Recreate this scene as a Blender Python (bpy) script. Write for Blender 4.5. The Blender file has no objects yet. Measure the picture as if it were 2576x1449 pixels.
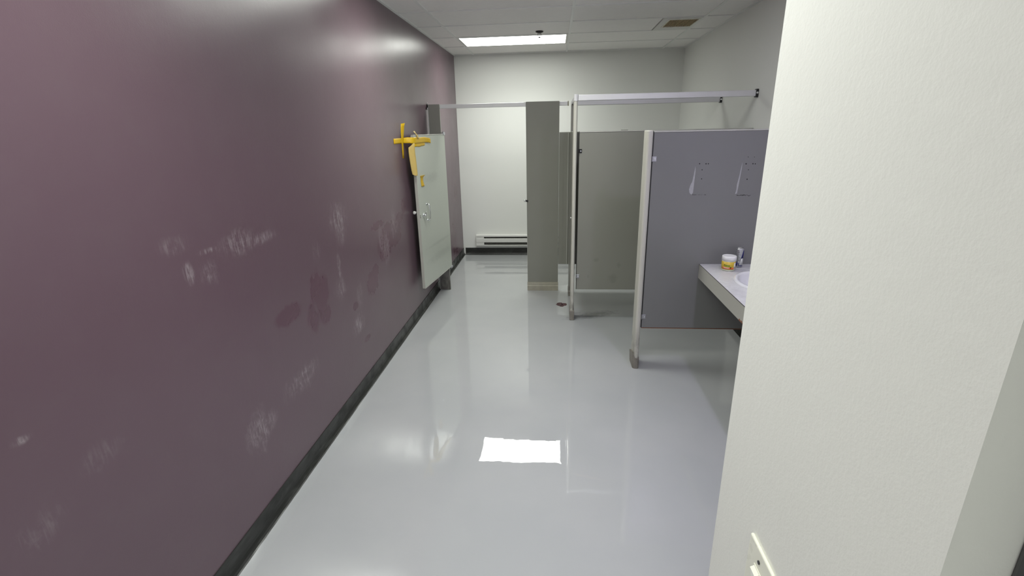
import bpy, bmesh, math, random
from mathutils import Vector, Matrix, noise

random.seed(7)
sc = bpy.context.scene
COL = sc.collection

# ------------------------------------------------------------------ camera
cam_data = bpy.data.cameras.new('camera')
cam_data.sensor_fit = 'HORIZONTAL'
cam_data.sensor_width = 36.0
cam_data.lens = 1226.2 / 2576 * 36.0
cam_data.clip_start = 0.02
cam = bpy.data.objects.new('camera', cam_data)
COL.objects.link(cam)
yaw, pitch, roll = -0.0893, 0.3146, 0.0213
fwd = Vector((math.sin(yaw) * math.cos(pitch), math.cos(yaw) * math.cos(pitch), -math.sin(pitch)))
right0 = Vector((math.cos(yaw), -math.sin(yaw), 0))
down0 = fwd.cross(right0)
right = math.cos(roll) * right0 + math.sin(roll) * down0
down = -math.sin(roll) * right0 + math.cos(roll) * down0
rot = Matrix((right, -down, -fwd)).transposed()
cam.matrix_world = Matrix.Translation((1.3385, 0.0, 1.7663)) @ rot.to_4x4()
sc.camera = cam

# ------------------------------------------------------------------ world, exposure
world = bpy.data.worlds.new('world')
sc.world = world
world.use_nodes = True
world.node_tree.nodes['Background'].inputs[0].default_value = (0.6, 0.62, 0.65, 1)
world.node_tree.nodes['Background'].inputs[1].default_value = 0.15
sc.view_settings.view_transform = 'Standard'
sc.view_settings.look = 'None'
sc.view_settings.gamma = 1.0
sc.view_settings.use_curve_mapping = False
sc.view_settings.exposure = 0.32
LIGHT = 7.6            # ceiling panels (real emissive diffusers, built below)
POT = 720.0              # recessed spots above the vanity
LAMP_W = 9.0          # downward part of each panel, watts

# ------------------------------------------------------------------ dimensions (metres)
W, H, YB, YF = 2.993, 2.710, 7.013, -2.3
T = 0.6096
G0, Y0 = 0.270, 4.5186         # ceiling grid origin
NX, NY0, NY1 = 1.68, 0.36, 0.85   # stub wall beside the camera


# ------------------------------------------------------------------ materials
def lin(c):
    return tuple((x / 12.92 if x <= 0.04045 else ((x + 0.055) / 1.055) ** 2.4) for x in c)


def rgb(r, g, b):
    return lin((r / 255, g / 255, b / 255)) + (1,)


class Nodes:
    def __init__(self, name):
        self.m = bpy.data.materials.new(name)
        self.m.use_nodes = True
        self.t = self.m.node_tree
        self.p = self.t.nodes['Principled BSDF']
        self.pos = None

    def new(self, kind, **kw):
        n = self.t.nodes.new(kind)
        for k, v in kw.items():
            setattr(n, k, v)
        return n

    def link(self, a, b):
        self.t.links.new(a, b)

    def position(self):
        if not self.pos:
            self.pos = self.new('ShaderNodeNewGeometry').outputs['Position']
        return self.pos

    def scaled(self, sx=1, sy=1, sz=1, off=(0, 0, 0)):
        mp = self.new('ShaderNodeMapping')
        mp.inputs['Scale'].default_value = (sx, sy, sz)
        mp.inputs['Location'].default_value = off
        self.link(self.position(), mp.inputs['Vector'])
        return mp.outputs['Vector']

    def noise(self, scale, detail=3, rough=0.5, vec=None, dist=0.0):
        n = self.new('ShaderNodeTexNoise')
        n.inputs['Scale'].default_value = scale
        n.inputs['Detail'].default_value = detail
        n.inputs['Roughness'].default_value = rough
        n.inputs['Distortion'].default_value = dist
        self.link(vec or self.position(), n.inputs['Vector'])
        return n.outputs['Fac']

    def ramp(self, fac, a, b, lo=0.0, hi=1.0, smooth=True):
        n = self.new('ShaderNodeMapRange')
        n.interpolation_type = 'SMOOTHSTEP' if smooth else 'LINEAR'
        n.inputs['From Min'].default_value = a
        n.inputs['From Max'].default_value = b
        n.inputs['To Min'].default_value = lo
        n.inputs['To Max'].default_value = hi
        self.link(fac, n.inputs['Value'])
        return n.outputs['Result']

    def math(self, op, a, b=None, c=None):
        n = self.new('ShaderNodeMath', operation=op)
        for i, v in enumerate((a, b, c)):
            if v is None:
                continue
            if isinstance(v, (int, float)):
                n.inputs[i].default_value = v
            else:
                self.link(v, n.inputs[i])
        return n.outputs[0]

    def mix(self, fac, a, b):
        n = self.new('ShaderNodeMix', data_type='RGBA')
        for i, v in ((0, fac), (6, a), (7, b)):
            if isinstance(v, (int, float)) or isinstance(v, tuple):
                n.inputs[i].default_value = v
            else:
                self.link(v, n.inputs[i])
        return n.outputs[2]

    def bump(self, height, strength=0.1, dist=0.01, normal=None):
        n = self.new('ShaderNodeBump')
        n.inputs['Strength'].default_value = strength
        n.inputs['Distance'].default_value = dist
        self.link(height, n.inputs['Height'])
        if normal:
            self.link(normal, n.inputs['Normal'])
        return n.outputs['Normal']

    def blob(self, axes, c, r, soft=0.5, wobble=None, ang=0.0):
        """elliptical patch round a point of a wall; axes are two of 'xyz'."""
        sep = self.sep()
        u = self.math('SUBTRACT', sep[axes[0]], c[0])
        v = self.math('SUBTRACT', sep[axes[1]], c[1])
        ca, sa = math.cos(ang), math.sin(ang)
        uu = self.math('ADD', self.math('MULTIPLY', u, ca / r[0]), self.math('MULTIPLY', v, sa / r[0]))
        vv = self.math('ADD', self.math('MULTIPLY', u, -sa / r[1]), self.math('MULTIPLY', v, ca / r[1]))
        d = self.math('SQRT', self.math('ADD', self.math('MULTIPLY', uu, uu), self.math('MULTIPLY', vv, vv)))
        if wobble is not None:
            d = self.math('ADD', d, wobble)
        return self.ramp(d, 1.0 - soft, 1.0 + soft * 0.3, 1.0, 0.0)

    def sep(self):
        if not hasattr(self, '_sep'):
            n = self.new('ShaderNodeSeparateXYZ')
            self.link(self.position(), n.inputs[0])
            self._sep = {'x': n.outputs[0], 'y': n.outputs[1], 'z': n.outputs[2]}
        return self._sep

    def addall(self, lst):
        r = lst[0]
        for x in lst[1:]:
            r = self.math('MAXIMUM', r, x)
        return r

    def set(self, name, v):
        if isinstance(v, (int, float, tuple)):
            self.p.inputs[name].default_value = v
        else:
            self.link(v, self.p.inputs[name])


def simple(name, color, rough=0.5, metal=0.0, var=0.06, scale=12.0, spec=0.5, bump=0.0, bscale=200, coat=0.0):
    n = Nodes(name)
    f = n.noise(scale, 3)
    dark = tuple(c * (1 - var) for c in color[:3]) + (1,)
    lite = tuple(min(1, c * (1 + var)) for c in color[:3]) + (1,)
    n.set('Base Color', n.mix(f, dark, lite))
    n.set('Roughness', n.ramp(n.noise(scale * 2.3), 0.2, 0.8, max(0, rough - 0.05), rough + 0.05))
    n.set('Metallic', metal)
    n.set('Specular IOR Level', spec)
    n.set('Coat Weight', coat)
    if bump:
        n.set('Normal', n.bump(n.noise(bscale, 2), bump, 0.002))
    return n.m


def wall_paint(name, color, bump=0.25, bscale=150):
    n = Nodes(name)
    f = n.noise(1.3, 3)
    n.set('Base Color', n.mix(f, tuple(c * 0.97 for c in color[:3]) + (1,), tuple(c * 1.02 for c in color[:3]) + (1,)))
    n.set('Roughness', 0.55)
    n.set('Specular IOR Level', 0.3)
    h = n.math('ADD', n.noise(bscale, 3, 0.6), n.math('MULTIPLY', n.noise(bscale * 0.22, 3), 1.5))
    n.set('Normal', n.bump(h, bump, 0.0012))
    return n.m


M = {}
M['wall_white'] = wall_paint('off white wall paint', (0.79, 0.80, 0.77, 1), 0.15, 260)
M['wall_near'] = wall_paint('off white rolled wall paint', (0.80, 0.805, 0.77, 1), 0.30, 170)


def purple_wall():
    n = Nodes('mauve satin wall paint')
    base = (0.117, 0.073, 0.091, 1)
    wob = n.math('MULTIPLY', n.math('SUBTRACT', n.noise(9, 4, 0.6), 0.5), 1.6)
    streak = n.ramp(n.noise(1.0, 4, 0.6, n.scaled(1, 60, 9), 1.2), 0.45, 0.68)
    fine = n.ramp(n.noise(34, 5, 0.65), 0.42, 0.75)
    cloud = n.ramp(n.noise(7, 5, 0.6), 0.40, 0.72)
    yz = ('y', 'z')
    light_spots = [ ((2.919, 1.272), (0.092, 0.071), 0.0, 1), ((2.934, 1.169), (0.058, 0.057), 0.0, 0.7), ((1.734, 1.342), (0.043, 0.009), 0.0, 0.7), ((1.622, 1.285), (0.019, 0.031), 0.0, 0.8), ((1.724, 1.252), (0.039, 0.041), 0.0, 0.7), ((1.925, 1.33), (0.097, 0.042), 0.0, 0.7), ((2.104, 1.311), (0.094, 0.021), 0.0, 0.7), ((1.566, 1.4), (0.065, 0.027), 0.0, 0.45), ((1.823, 0.47), (0.071, 0.08), 0.0, 1), ((1.905, 0.469), (0.052, 0.043), 0.0, 0.8), ((2.237, 0.517), (0.134, 0.053), 0.0, 0.9), ((3.042, 0.508), (0.08, 0.058), 0.0, 1), ((2.845, 0.978), (0.022, 0.062), 0.0, 1), ((2.817, 0.83), (0.078, 0.048), 0.0, 0.7), ((3.721, 0.878), (0.065, 0.116), 0.0, 1), ((3.955, 1.044), (0.061, 0.095), 0.0, 0.8), ((3.62, 0.981), (0.035, 0.088), 0.0, 0.8), ((2.582, 1.134), (0.037, 0.043), 0.0, 0.6), ((0.942, 1.044), (0.018, 0.009), 0.0, 0.9), ((4.208, 1.624), (0.055, 0.032), 0.0, 0.6), ((3.101, 0.701), (0.04, 0.079), 0.0, 0.5), ((6.869, 0.332), (0.091, 0.166), 0.0, 0.7), ((0.921, 0.788), (0.051, 0.04), 0.0, 0.3), ((1.112, 0.867), (0.056, 0.034), 0.0, 0.25) ]
    lights = [n.math('MULTIPLY', n.blob(yz, c, (r[0] * 1.4, r[1] * 1.35), 0.75, wob, a), w) for c, r, a, w in light_spots]
    L = n.math('MULTIPLY', n.addall(lights), n.math('ADD', n.math('MULTIPLY', streak, 0.75), n.math('MULTIPLY', fine, 0.65)))
    wob2 = n.math('MULTIPLY', n.math('SUBTRACT', n.noise(14, 4, 0.6, n.scaled(1, 1, 0.45)), 0.5), 1.1)
    dark_spots = [ ((3.883, 0.981), (0.227, 0.082), 0.0), ((3.69, 0.902), (0.129, 0.103), 0.0), ((3.565, 1.091), (0.119, 0.029), 0.0), ((4.124, 1.054), (0.089, 0.046), 0.0), ((3.967, 0.905), (0.149, 0.052), 0.0), ((3.351, 0.703), (0.094, 0.079), 0.0), ((3.442, 0.775), (0.056, 0.046), 0.0), ((2.558, 0.898), (0.094, 0.105), 0.0), ((2.44, 0.785), (0.056, 0.072), 0.0), ((2.589, 0.751), (0.058, 0.058), 0.0), ((3.146, 0.351), (0.057, 0.022), 0.0), ((6.38, 0.38), (0.132, 0.216), 0.0), ((6.64, 0.985), (0.111, 0.114), 0.0), ((4.265, 1.13), (0.059, 0.061), 0.0), ((6.489, 0.075), (0.111, 0.138), 0.0), ((2.222, 0.893), (0.111, 0.043), 0.0), ((3.013, 0.645), (0.045, 0.026), 0.0) ]
    D = n.addall([n.blob(yz, c, (r[0] * 1.3, r[1] * 1.25), 0.3, wob2, a) for c, r, a in dark_spots])
    col = n.mix(n.math('MULTIPLY', cloud, 0.12), base, (0.14, 0.105, 0.115, 1))
    col = n.mix(n.math('MULTIPLY', D, 0.6), col, (0.105, 0.052, 0.072, 1))
    col = n.mix(n.math('MULTIPLY', L, 0.75), col, (0.34, 0.30, 0.31, 1))
    n.set('Base Color', col)
    rough = n.math('ADD', n.ramp(n.noise(3, 3), 0.3, 0.7, 0.29, 0.33), n.math('MULTIPLY', L, 0.2))
    n.set('Roughness', n.math('SUBTRACT', rough, n.math('MULTIPLY', D, 0.05)))
    n.set('Specular IOR Level', n.math('SUBTRACT', 0.68, n.math('MULTIPLY', D, 0.32)))
    h = n.math('ADD', n.noise(220, 3, 0.6), n.math('MULTIPLY', n.noise(40, 3), 1.0))
    n.set('Normal', n.bump(h, 0.22, 0.001))
    return n.m


M['wall_purple'] = purple_wall()


def epoxy_floor():
    n = Nodes('light grey glossy epoxy floor')
    base = (0.385, 0.398, 0.402, 1)
    xy = ('x', 'y')
    c = n.mix(n.ramp(n.noise(2.2, 4), 0.35, 0.7), base, (0.405, 0.415, 0.418, 1))
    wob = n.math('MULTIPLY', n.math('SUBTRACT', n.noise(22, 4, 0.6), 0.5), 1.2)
    c = n.mix(n.math('MULTIPLY', n.blob(xy, (0.70, 2.40), (0.04, 0.14), 0.5, wob), 0.12), c, (0.47, 0.46, 0.40, 1))  # pale patch: reflection of the wall highlight painted into the floor colour
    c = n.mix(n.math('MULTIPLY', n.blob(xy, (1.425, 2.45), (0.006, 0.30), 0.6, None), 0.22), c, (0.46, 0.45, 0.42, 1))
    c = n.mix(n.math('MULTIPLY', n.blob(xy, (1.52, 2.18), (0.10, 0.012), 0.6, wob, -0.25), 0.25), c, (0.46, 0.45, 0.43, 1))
    # dark patch on the floor of the front stall
    dark_patch = n.math('MULTIPLY', n.blob(xy, (1.72, 4.56), (0.26, 0.09), 0.8, wob, 0.4), 0.8)
    c = n.mix(dark_patch, c, (0.10, 0.10, 0.105, 1))
    n.set('Base Color', c)
    n.set('Roughness', 0.5)
    n.set('Specular IOR Level', 0.2)
    n.set('Coat Weight', 1.0)
    n.set('Coat Roughness', 0.008)
    n.set('Coat IOR', 1.68)
    wave = n.math('ADD', n.noise(7, 2, 0.4), n.math('MULTIPLY', n.noise(22, 2), 0.08))
    v = n.new('ShaderNodeTexVoronoi')
    v.inputs['Scale'].default_value = 3.4
    n.link(n.position(), v.inputs['Vector'])
    pim = n.ramp(v.outputs['Distance'], 0.0, 0.016, 1.0, 0.0)
    n.set('Coat Normal', n.bump(pim, 0.7, 0.0012, n.bump(wave, 0.045, 0.008)))
    return n.m


M['floor'] = epoxy_floor()
M['tile'] = simple('white mineral ceiling tile', (0.88, 0.87, 0.85, 1), 0.9, var=0.03, scale=30, spec=0.1, bump=0.2, bscale=320)
M['tee'] = simple('white painted ceiling tee', (0.80, 0.81, 0.79, 1), 0.45, var=0.02)
M['slab'] = simple('grey ceiling void', (0.25, 0.25, 0.24, 1), 0.9)


def rubber():
    n = Nodes('black rubber baseboard')
    sm = n.ramp(n.noise(5, 5, 0.65, n.scaled(3, 1, 6)), 0.5, 0.75)
    n.set('Base Color', n.mix(n.math('MULTIPLY', sm, 0.6), (0.016, 0.017, 0.015, 1), (0.075, 0.08, 0.072, 1)))
    n.set('Roughness', n.ramp(n.noise(9, 4), 0.35, 0.7, 0.28, 0.55))
    n.set('Specular IOR Level', 0.45)
    return n.m


M['rubber'] = rubber()


def partition_paint(name, col, dirt_z=None, extra=None):
    n = Nodes(name)
    c = n.mix(n.ramp(n.noise(4, 4), 0.35, 0.7), tuple(v * 0.985 for v in col[:3]) + (1,), tuple(v * 1.01 for v in col[:3]) + (1,))
    if dirt_z:
        d = n.ramp(n.sep()['z'], dirt_z[0], dirt_z[1], 0.75, 0.0)
        d = n.math('MULTIPLY', d, n.ramp(n.noise(14, 4, 0.6, n.scaled(1, 1, 0.6)), 0.35, 0.62))
        c = n.mix(d, c, (0.055, 0.048, 0.042, 1))
    if extra:
        for axes, ctr, r in extra:
            wob = n.math('MULTIPLY', n.math('SUBTRACT', n.noise(40, 4), 0.5), 1.5)
            c = n.mix(n.math('MULTIPLY', n.blob(axes, ctr, r, 0.8, wob), 0.25), c, tuple(v * 0.5 for v in col[:3]) + (1,))
    n.set('Base Color', c)
    n.set('Roughness', n.ramp(n.noise(2, 2), 0.3, 0.7, 0.31, 0.34))
    n.set('Specular IOR Level', 0.5)
    n.set('Normal', n.bump(n.noise(420, 2), 0.10, 0.0006))
    return n.m


GREY = (0.240, 0.240, 0.208, 1)
M['panel'] = partition_paint('olive grey partition enamel', GREY)
M['panel_scuffed'] = partition_paint('scuffed olive grey partition enamel', GREY, None,
                                     [(('x', 'z'), (1.73, 0.60), (0.03, 0.02)), (('x', 'z'), (1.94, 0.55), (0.02, 0.03)),
                                      (('x', 'z'), (1.66, 0.44), (0.008, 0.025)), (('x', 'z'), (1.89, 0.42), (0.05, 0.05))])
M['panel_spot_tint'] = partition_paint('partition enamel with spotlight tint', (0.200, 0.200, 0.198, 1))  # panel enamel with the spotlight's cool tint put into its colour
M['pilaster_dirty'] = partition_paint('grey pilaster enamel with dirty foot', (0.26, 0.255, 0.23, 1), (0.05, 0.32))
M['post'] = partition_paint('pale grey post enamel', (0.56, 0.55, 0.49, 1), (0.0, 0.40))
M['door'] = partition_paint('lit tone door enamel', (0.46, 0.49, 0.43, 1), None,  # paler copy of the partition enamel: light on the door put into colour
                            [(('y', 'z'), (5.0, 0.66), (0.42, 0.02)), (('y', 'z'), (4.95, 0.52), (0.40, 0.05)),
                             (('y', 'z'), (4.85, 1.33), (0.25, 0.05))])
M['trim'] = simple('pale metal edge trim', (0.50, 0.50, 0.46, 1), 0.35, 0.2)
M['shoe'] = simple('tan brushed metal shoe', (0.38, 0.36, 0.29, 1), 0.45, 0.15, var=0.2, scale=20)
M['shoe_old'] = simple('worn grey metal shoe', (0.26, 0.24, 0.21, 1), 0.5, 0.3, var=0.35, scale=28)
M['rail'] = simple('satin aluminium rail', (0.74, 0.74, 0.75, 1), 0.38, 0.25, var=0.03)
M['chrome'] = simple('chrome', (0.78, 0.79, 0.80, 1), 0.12, 1.0, var=0.02)
M['zinc'] = simple('zinc bracket metal', (0.50, 0.50, 0.54, 1), 0.35, 0.8, var=0.06)
M['dark_metal'] = simple('dark metal', (0.03, 0.03, 0.032, 1), 0.35, 0.6)
M['trim_dark'] = simple('dark grey painted frame', (0.07, 0.07, 0.075, 1), 0.5)
M['black'] = simple('black plastic', (0.012, 0.012, 0.012, 1), 0.45)
M['white_metal'] = simple('white enamelled metal', (0.68, 0.68, 0.65, 1), 0.35, 0.0, var=0.02)
M['heater_dark'] = simple('grey heater fins', (0.13, 0.13, 0.115, 1), 0.5, 0.4)
M['ivory'] = simple('ivory plastic', (0.80, 0.80, 0.70, 1), 0.30, var=0.02)
M['porcelain'] = simple('white porcelain', (0.74, 0.74, 0.76, 1), 0.12, var=0.01, coat=0.5)
M['smear'] = simple('pale dried adhesive', (0.40, 0.40, 0.41, 1), 0.6, var=0.15, scale=90)
M['residue'] = simple('black adhesive residue', (0.02, 0.02, 0.018, 1), 0.6)
M['hole'] = simple('dark screw hole', (0.008, 0.008, 0.008, 1), 0.8)
M['chip'] = simple('exposed brown particle board', (0.22, 0.09, 0.05, 1), 0.8, var=0.4, scale=160)
M['stain'] = simple('purple brown paint smudge', (0.085, 0.035, 0.042, 1), 0.45, var=0.5, scale=70)


def laminate():
    n = Nodes('pale grey laminate with dried drips')
    f = n.ramp(n.noise(16, 6, 0.65, n.scaled(1, 1.6, 1), 1.0), 0.45, 0.72)
    c = n.mix(n.math('MULTIPLY', f, 0.7), (0.56, 0.56, 0.565, 1), (0.76, 0.76, 0.76, 1))
    g = n.ramp(n.noise(9, 5, 0.6), 0.55, 0.75)
    c = n.mix(n.math('MULTIPLY', g, 0.35), c, (0.38, 0.38, 0.37, 1))
    n.set('Base Color', c)
    n.set('Roughness', n.ramp(f, 0, 1, 0.28, 0.6))
    n.set('Normal', n.bump(f, 0.3, 0.0015))
    return n.m


M['laminate'] = laminate()
M['apron'] = partition_paint('grey laminate apron', (0.46, 0.455, 0.41, 1))


def tape_mat(name, col, trans):
    n = Nodes(name)
    f = n.noise(30, 4)
    n.set('Base Color', n.mix(f, tuple(c * 0.85 for c in col[:3]) + (1,), col))
    n.set('Roughness', 0.38)
    n.set('Subsurface Weight', 0.0)
    n.set('Normal', n.bump(n.noise(60, 3), 0.3, 0.001))
    tr = n.new('ShaderNodeBsdfTranslucent')
    tr.inputs['Color'].default_value = col
    mx = n.new('ShaderNodeMixShader')
    mx.inputs[0].default_value = trans
    n.link(n.p.outputs[0], mx.inputs[1])
    n.link(tr.outputs[0], mx.inputs[2])
    n.link(mx.outputs[0], n.t.nodes['Material Output'].inputs['Surface'])
    return n.m


M['tape'] = tape_mat('yellow plastic tape', (0.78, 0.50, 0.012, 1), 0.15)
M['tape_pale'] = tape_mat('pale back of yellow tape', (0.80, 0.62, 0.22, 1), 0.35)


def emission(name, col, strength):
    n = Nodes(name)
    n.set('Base Color', (0.8, 0.8, 0.8, 1))
    n.set('Emission Color', col)
    n.set('Emission Strength', strength)
    return n.m


M['diffuser'] = emission('lit white diffuser', (0.97, 1.0, 0.93, 1), LIGHT)
M['spot_lens'] = emission('lit violet white lens', (0.74, 0.68, 1.0, 1), POT)


# ------------------------------------------------------------------ geometry helpers
class MB:
    def __init__(self):
        self.bm = bmesh.new()

    def box(self, lo, hi, bevel=0.0, seg=2):
        lo, hi = Vector(lo), Vector(hi)
        r = bmesh.ops.create_cube(self.bm, size=1.0)
        vs = r['verts']
        for v in vs:
            v.co = Vector(((lo[i] + hi[i]) / 2 + v.co[i] * (hi[i] - lo[i])) for i in range(3))
        if bevel:
            es = list({e for v in vs for e in v.link_edges})
            bmesh.ops.bevel(self.bm, geom=es, offset=bevel, segments=seg, profile=0.5, affect='EDGES')
        return self

    def tube(self, pts, r, seg=10, cap=True):
        pts = [Vector(p) for p in pts]
        rs = r if isinstance(r, (list, tuple)) else [r] * len(pts)
        rings = []
        for i, p in enumerate(pts):
            a = pts[max(i - 1, 0)]
            b = pts[min(i + 1, len(pts) - 1)]
            t = (b - a).normalized()
            ref = Vector((0, 0, 1)) if abs(t.z) < 0.95 else Vector((1, 0, 0))
            u = t.cross(ref).normalized()
            w = t.cross(u)
            rings.append([self.bm.verts.new(p + rs[i] * (math.cos(k * 2 * math.pi / seg) * u + math.sin(k * 2 * math.pi / seg) * w)) for k in range(seg)])
        for A, Bq in zip(rings, rings[1:]):
            for k in range(seg):
                self.bm.faces.new((A[k], A[(k + 1) % seg], Bq[(k + 1) % seg], Bq[k])).smooth = True
        if cap:
            self.bm.faces.new(rings[0][::-1])
            self.bm.faces.new(rings[-1])
        return self

    def lathe(self, prof, c, seg=40, sx=1.0, sy=1.0):
        """prof: list of (radius, z); ellipse by sx, sy."""
        c = Vector(c)
        rings = []
        for r, z in prof:
            if r < 1e-6:
                rings.append([self.bm.verts.new(c + Vector((0, 0, z)))])
            else:
                rings.append([self.bm.verts.new(c + Vector((r * sx * math.cos(k * 2 * math.pi / seg), r * sy * math.sin(k * 2 * math.pi / seg), z))) for k in range(seg)])
        for A, Bq in zip(rings, rings[1:]):
            for k in range(seg):
                q = [A[k % len(A)], A[(k + 1) % len(A)], Bq[(k + 1) % len(Bq)], Bq[k % len(Bq)]]
                q2 = []
                for v in q:
                    if v not in q2:
                        q2.append(v)
                if len(q2) > 2:
                    self.bm.faces.new(q2).smooth = True
        return self

    def prism(self, poly, axis, lo, hi):
        """poly in the two other axes (in xyz order), extruded along axis."""
        def mk(p, d):
            v = [0, 0, 0]
            o = [i for i in range(3) if i != axis]
            v[o[0]], v[o[1]], v[axis] = p[0], p[1], d
            return self.bm.verts.new(v)
        A = [mk(p, lo) for p in poly]
        Bq = [mk(p, hi) for p in poly]
        self.bm.faces.new(A)
        self.bm.faces.new(Bq[::-1])
        for i in range(len(A)):
            j = (i + 1) % len(A)
            self.bm.faces.new((A[j], A[i], Bq[i], Bq[j]))
        return self

    def ribbon(self, rows, thick=0.0004):
        """rows: list of (edge point a, edge point b); a strip with thickness."""
        n = len(rows)
        V = []
        for i, (a, b) in enumerate(rows):
            a, b = Vector(a), Vector(b)
            pa = Vector(rows[max(i - 1, 0)][0]); na = Vector(rows[min(i + 1, n - 1)][0])
            nr = (b - a).cross(na - pa)
            nr = nr.normalized() * thick if nr.length > 1e-9 else Vector((thick, 0, 0))
            k = 4
            row_t = [self.bm.verts.new(a.lerp(b, j / k) + nr) for j in range(k + 1)]
            row_b = [self.bm.verts.new(a.lerp(b, j / k) - nr) for j in range(k + 1)]
            V.append((row_t, row_b))
        for (t0, b0), (t1, b1) in zip(V, V[1:]):
            for j in range(4):
                self.bm.faces.new((t0[j], t0[j + 1], t1[j + 1], t1[j])).smooth = True
                self.bm.faces.new((b0[j + 1], b0[j], b1[j], b1[j + 1])).smooth = True
            self.bm.faces.new((t0[0], t1[0], b1[0], b0[0]))
            self.bm.faces.new((t1[4], t0[4], b0[4], b1[4]))
        for (t, b), f in ((V[0], 1), (V[-1], -1)):
            for j in range(4):
                q = (t[j], b[j], b[j + 1], t[j + 1])
                self.bm.faces.new(q if f > 0 else q[::-1])
        return self

    def xf(self, mat):
        self.bm.transform(mat)
        return self

    def build(self, name, mat, parent=None, label=None):
        bmesh.ops.recalc_face_normals(self.bm, faces=self.bm.faces)
        me = bpy.data.meshes.new(name)
        if parent is None:
            lo = Vector((min(v.co[i] for v in self.bm.verts) for i in range(3)))
            hi = Vector((max(v.co[i] for v in self.bm.verts) for i in range(3)))
            org = Vector(((lo.x + hi.x) / 2, (lo.y + hi.y) / 2, lo.z))
        else:
            org = Vector(parent['_org'])
        self.bm.transform(Matrix.Translation(-org))
        self.bm.to_mesh(me)
        self.bm.free()
        me.materials.append(M[mat] if isinstance(mat, str) else mat)
        o = bpy.data.objects.new(name, me)
        COL.objects.link(o)
        o['_org'] = list(org)
        if parent is None:
            o.location = org
        else:
            o.parent = parent
        if label:
            o['label'] = label
        return o


def tag(o, label, cat, group=None):
    o['label'] = label
    o['category'] = cat
    if group:
        o['group'] = group
    return o


def thing(name, loc, label, cat, group=None):
    o = bpy.data.objects.new(name, None)
    o.empty_display_size = 0.1
    COL.objects.link(o)
    o.location = loc
    o['_org'] = list(loc)
    return tag(o, label, cat, group)


def struct(o):
    o['kind'] = 'structure'
    return o


# ------------------------------------------------------------------ room shell
floor = struct(MB().box((-0.1, YF - 0.1, -0.1), (W + 0.1, YB + 0.1, 0)).build('floor', 'floor'))
struct(MB().box((-0.12, YF, 0), (0, YB, H + 0.1)).build('wall_left', 'wall_purple'))
struct(MB().box((-0.12, YB, 0), (W + 0.12, YB + 0.12, H + 0.1)).build('wall_back', 'wall_white'))
struct(MB().box((W, YF, 0), (W + 0.12, YB, H + 0.1)).build('wall_right', 'wall_white'))
struct(MB().box((-0.12, YF - 0.12, 0), (W + 0.12, YF, H + 0.1)).build('wall_front', 'wall_white'))
struct(MB().box((NX, NY0, 0), (W, NY1, H)).build('wall_near', 'wall_near'))
# dark metal frame on the camera side of the near wall
struct(MB().box((1.734, NY0 - 0.035, 0), (1.86, NY0, 2.12), 0.006).build('trim_1', 'trim_dark'))

ceil = struct(MB().box((0, YF, H + 0.03), (W, YB, H + 0.10)).build('ceiling', 'slab'))

LIGHT_ROWS = [-2, -6, -10]           # row index below/above Y0 of the hidden panels
LIGHTS = [2, -2, -6, -10]
xs = [0.0, G0, G0 + 2 * T, G0 + 4 * T, W]
k0 = int(math.floor((YF - Y0) / T))
ys = [Y0 + k * T for k in range(k0, 5)]
VENT_X0 = 2.335
tile_cache = {}


def ceiling_tile(x0, x1, y0, y1):
    x0, x1, y0, y1 = max(x0, 0), min(x1, W), max(y0, YF), min(y1, YB)
    key = (round(x1 - x0, 3), round(y1 - y0, 3))
    if key not in tile_cache:
        b = bmesh.new()
        w, d = x1 - x0 - 0.006, y1 - y0 - 0.006
        r = bmesh.ops.create_cube(b, size=1.0)
        for v in b.verts:
            v.co = Vector((v.co.x * w, v.co.y * d, v.co.z * 0.016))
        me = bpy.data.meshes.new('ceiling_tile')
        b.to_mesh(me)
        b.free()
        me.materials.append(M['tile'])
        tile_cache[key] = me
    o = bpy.data.objects.new('ceiling_tile', tile_cache[key])
    COL.objects.link(o)
    o.parent = ceil
    oz = random.uniform(-0.0008, 0.0008)
    o.location = Vector(((x0 + x1) / 2, (y0 + y1) / 2, H + 0.006 + 0.008 + oz)) - Vector(ceil['_org'])


rows = list(zip(range(k0, 5), ys))
for k, y in rows:
    y1 = min(y + T, YB)
    for i in range(4):
        if i == 1 and k in LIGHTS:
            continue
        if y1 - max(y, YF) < 0.03:
            continue
        x0, x1 = xs[i], xs[i + 1]
        if x0 >= NX - 0.2 and y + T > NY0 and y < NY1 and False:
            continue
        if i == 2 and k == 1:
            ceiling_tile(x0, VENT_X0, y, y1)
            continue
        ceiling_tile(x0, x1, y, y1)
# tees: two flat-faced runners along the room, short cross tees between them
for x in xs[1:4]:
    MB().box((x - 0.012, YF, H), (x + 0.012, YB, H + 0.010)).build('main_tee', 'tee', ceil)
for k, y in rows[1:]:
    for i in range(4):
        MB().box((xs[i] + (0.012 if i else 0), y - 0.010, H + 0.0006), (xs[i + 1] - (0.012 if i < 3 else 0), y + 0.010, H + 0.010)).build('cross_tee', 'tee', ceil)
MB().box((0, YB - 0.022, H - 0.001), (W, YB, H + 0.010)).build('wall_angle', 'tee', ceil)
MB().box((0, YF, H - 0.001), (0.022, YB - 0.022, H + 0.010)).build('wall_angle', 'tee', ceil)
MB().box((W - 0.022, NY1, H - 0.001), (W, YB - 0.022, H + 0.010)).build('wall_angle', 'tee', ceil)


# baseboards
def base_profile():
    return [(0, 0.103), (0.004, 0.103), (0.0045, 0.042), (0.007, 0.028), (0.013, 0.014), (0.021, 0.006), (0.030, 0.002), (0.030, 0.0), (0, 0)]


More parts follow.
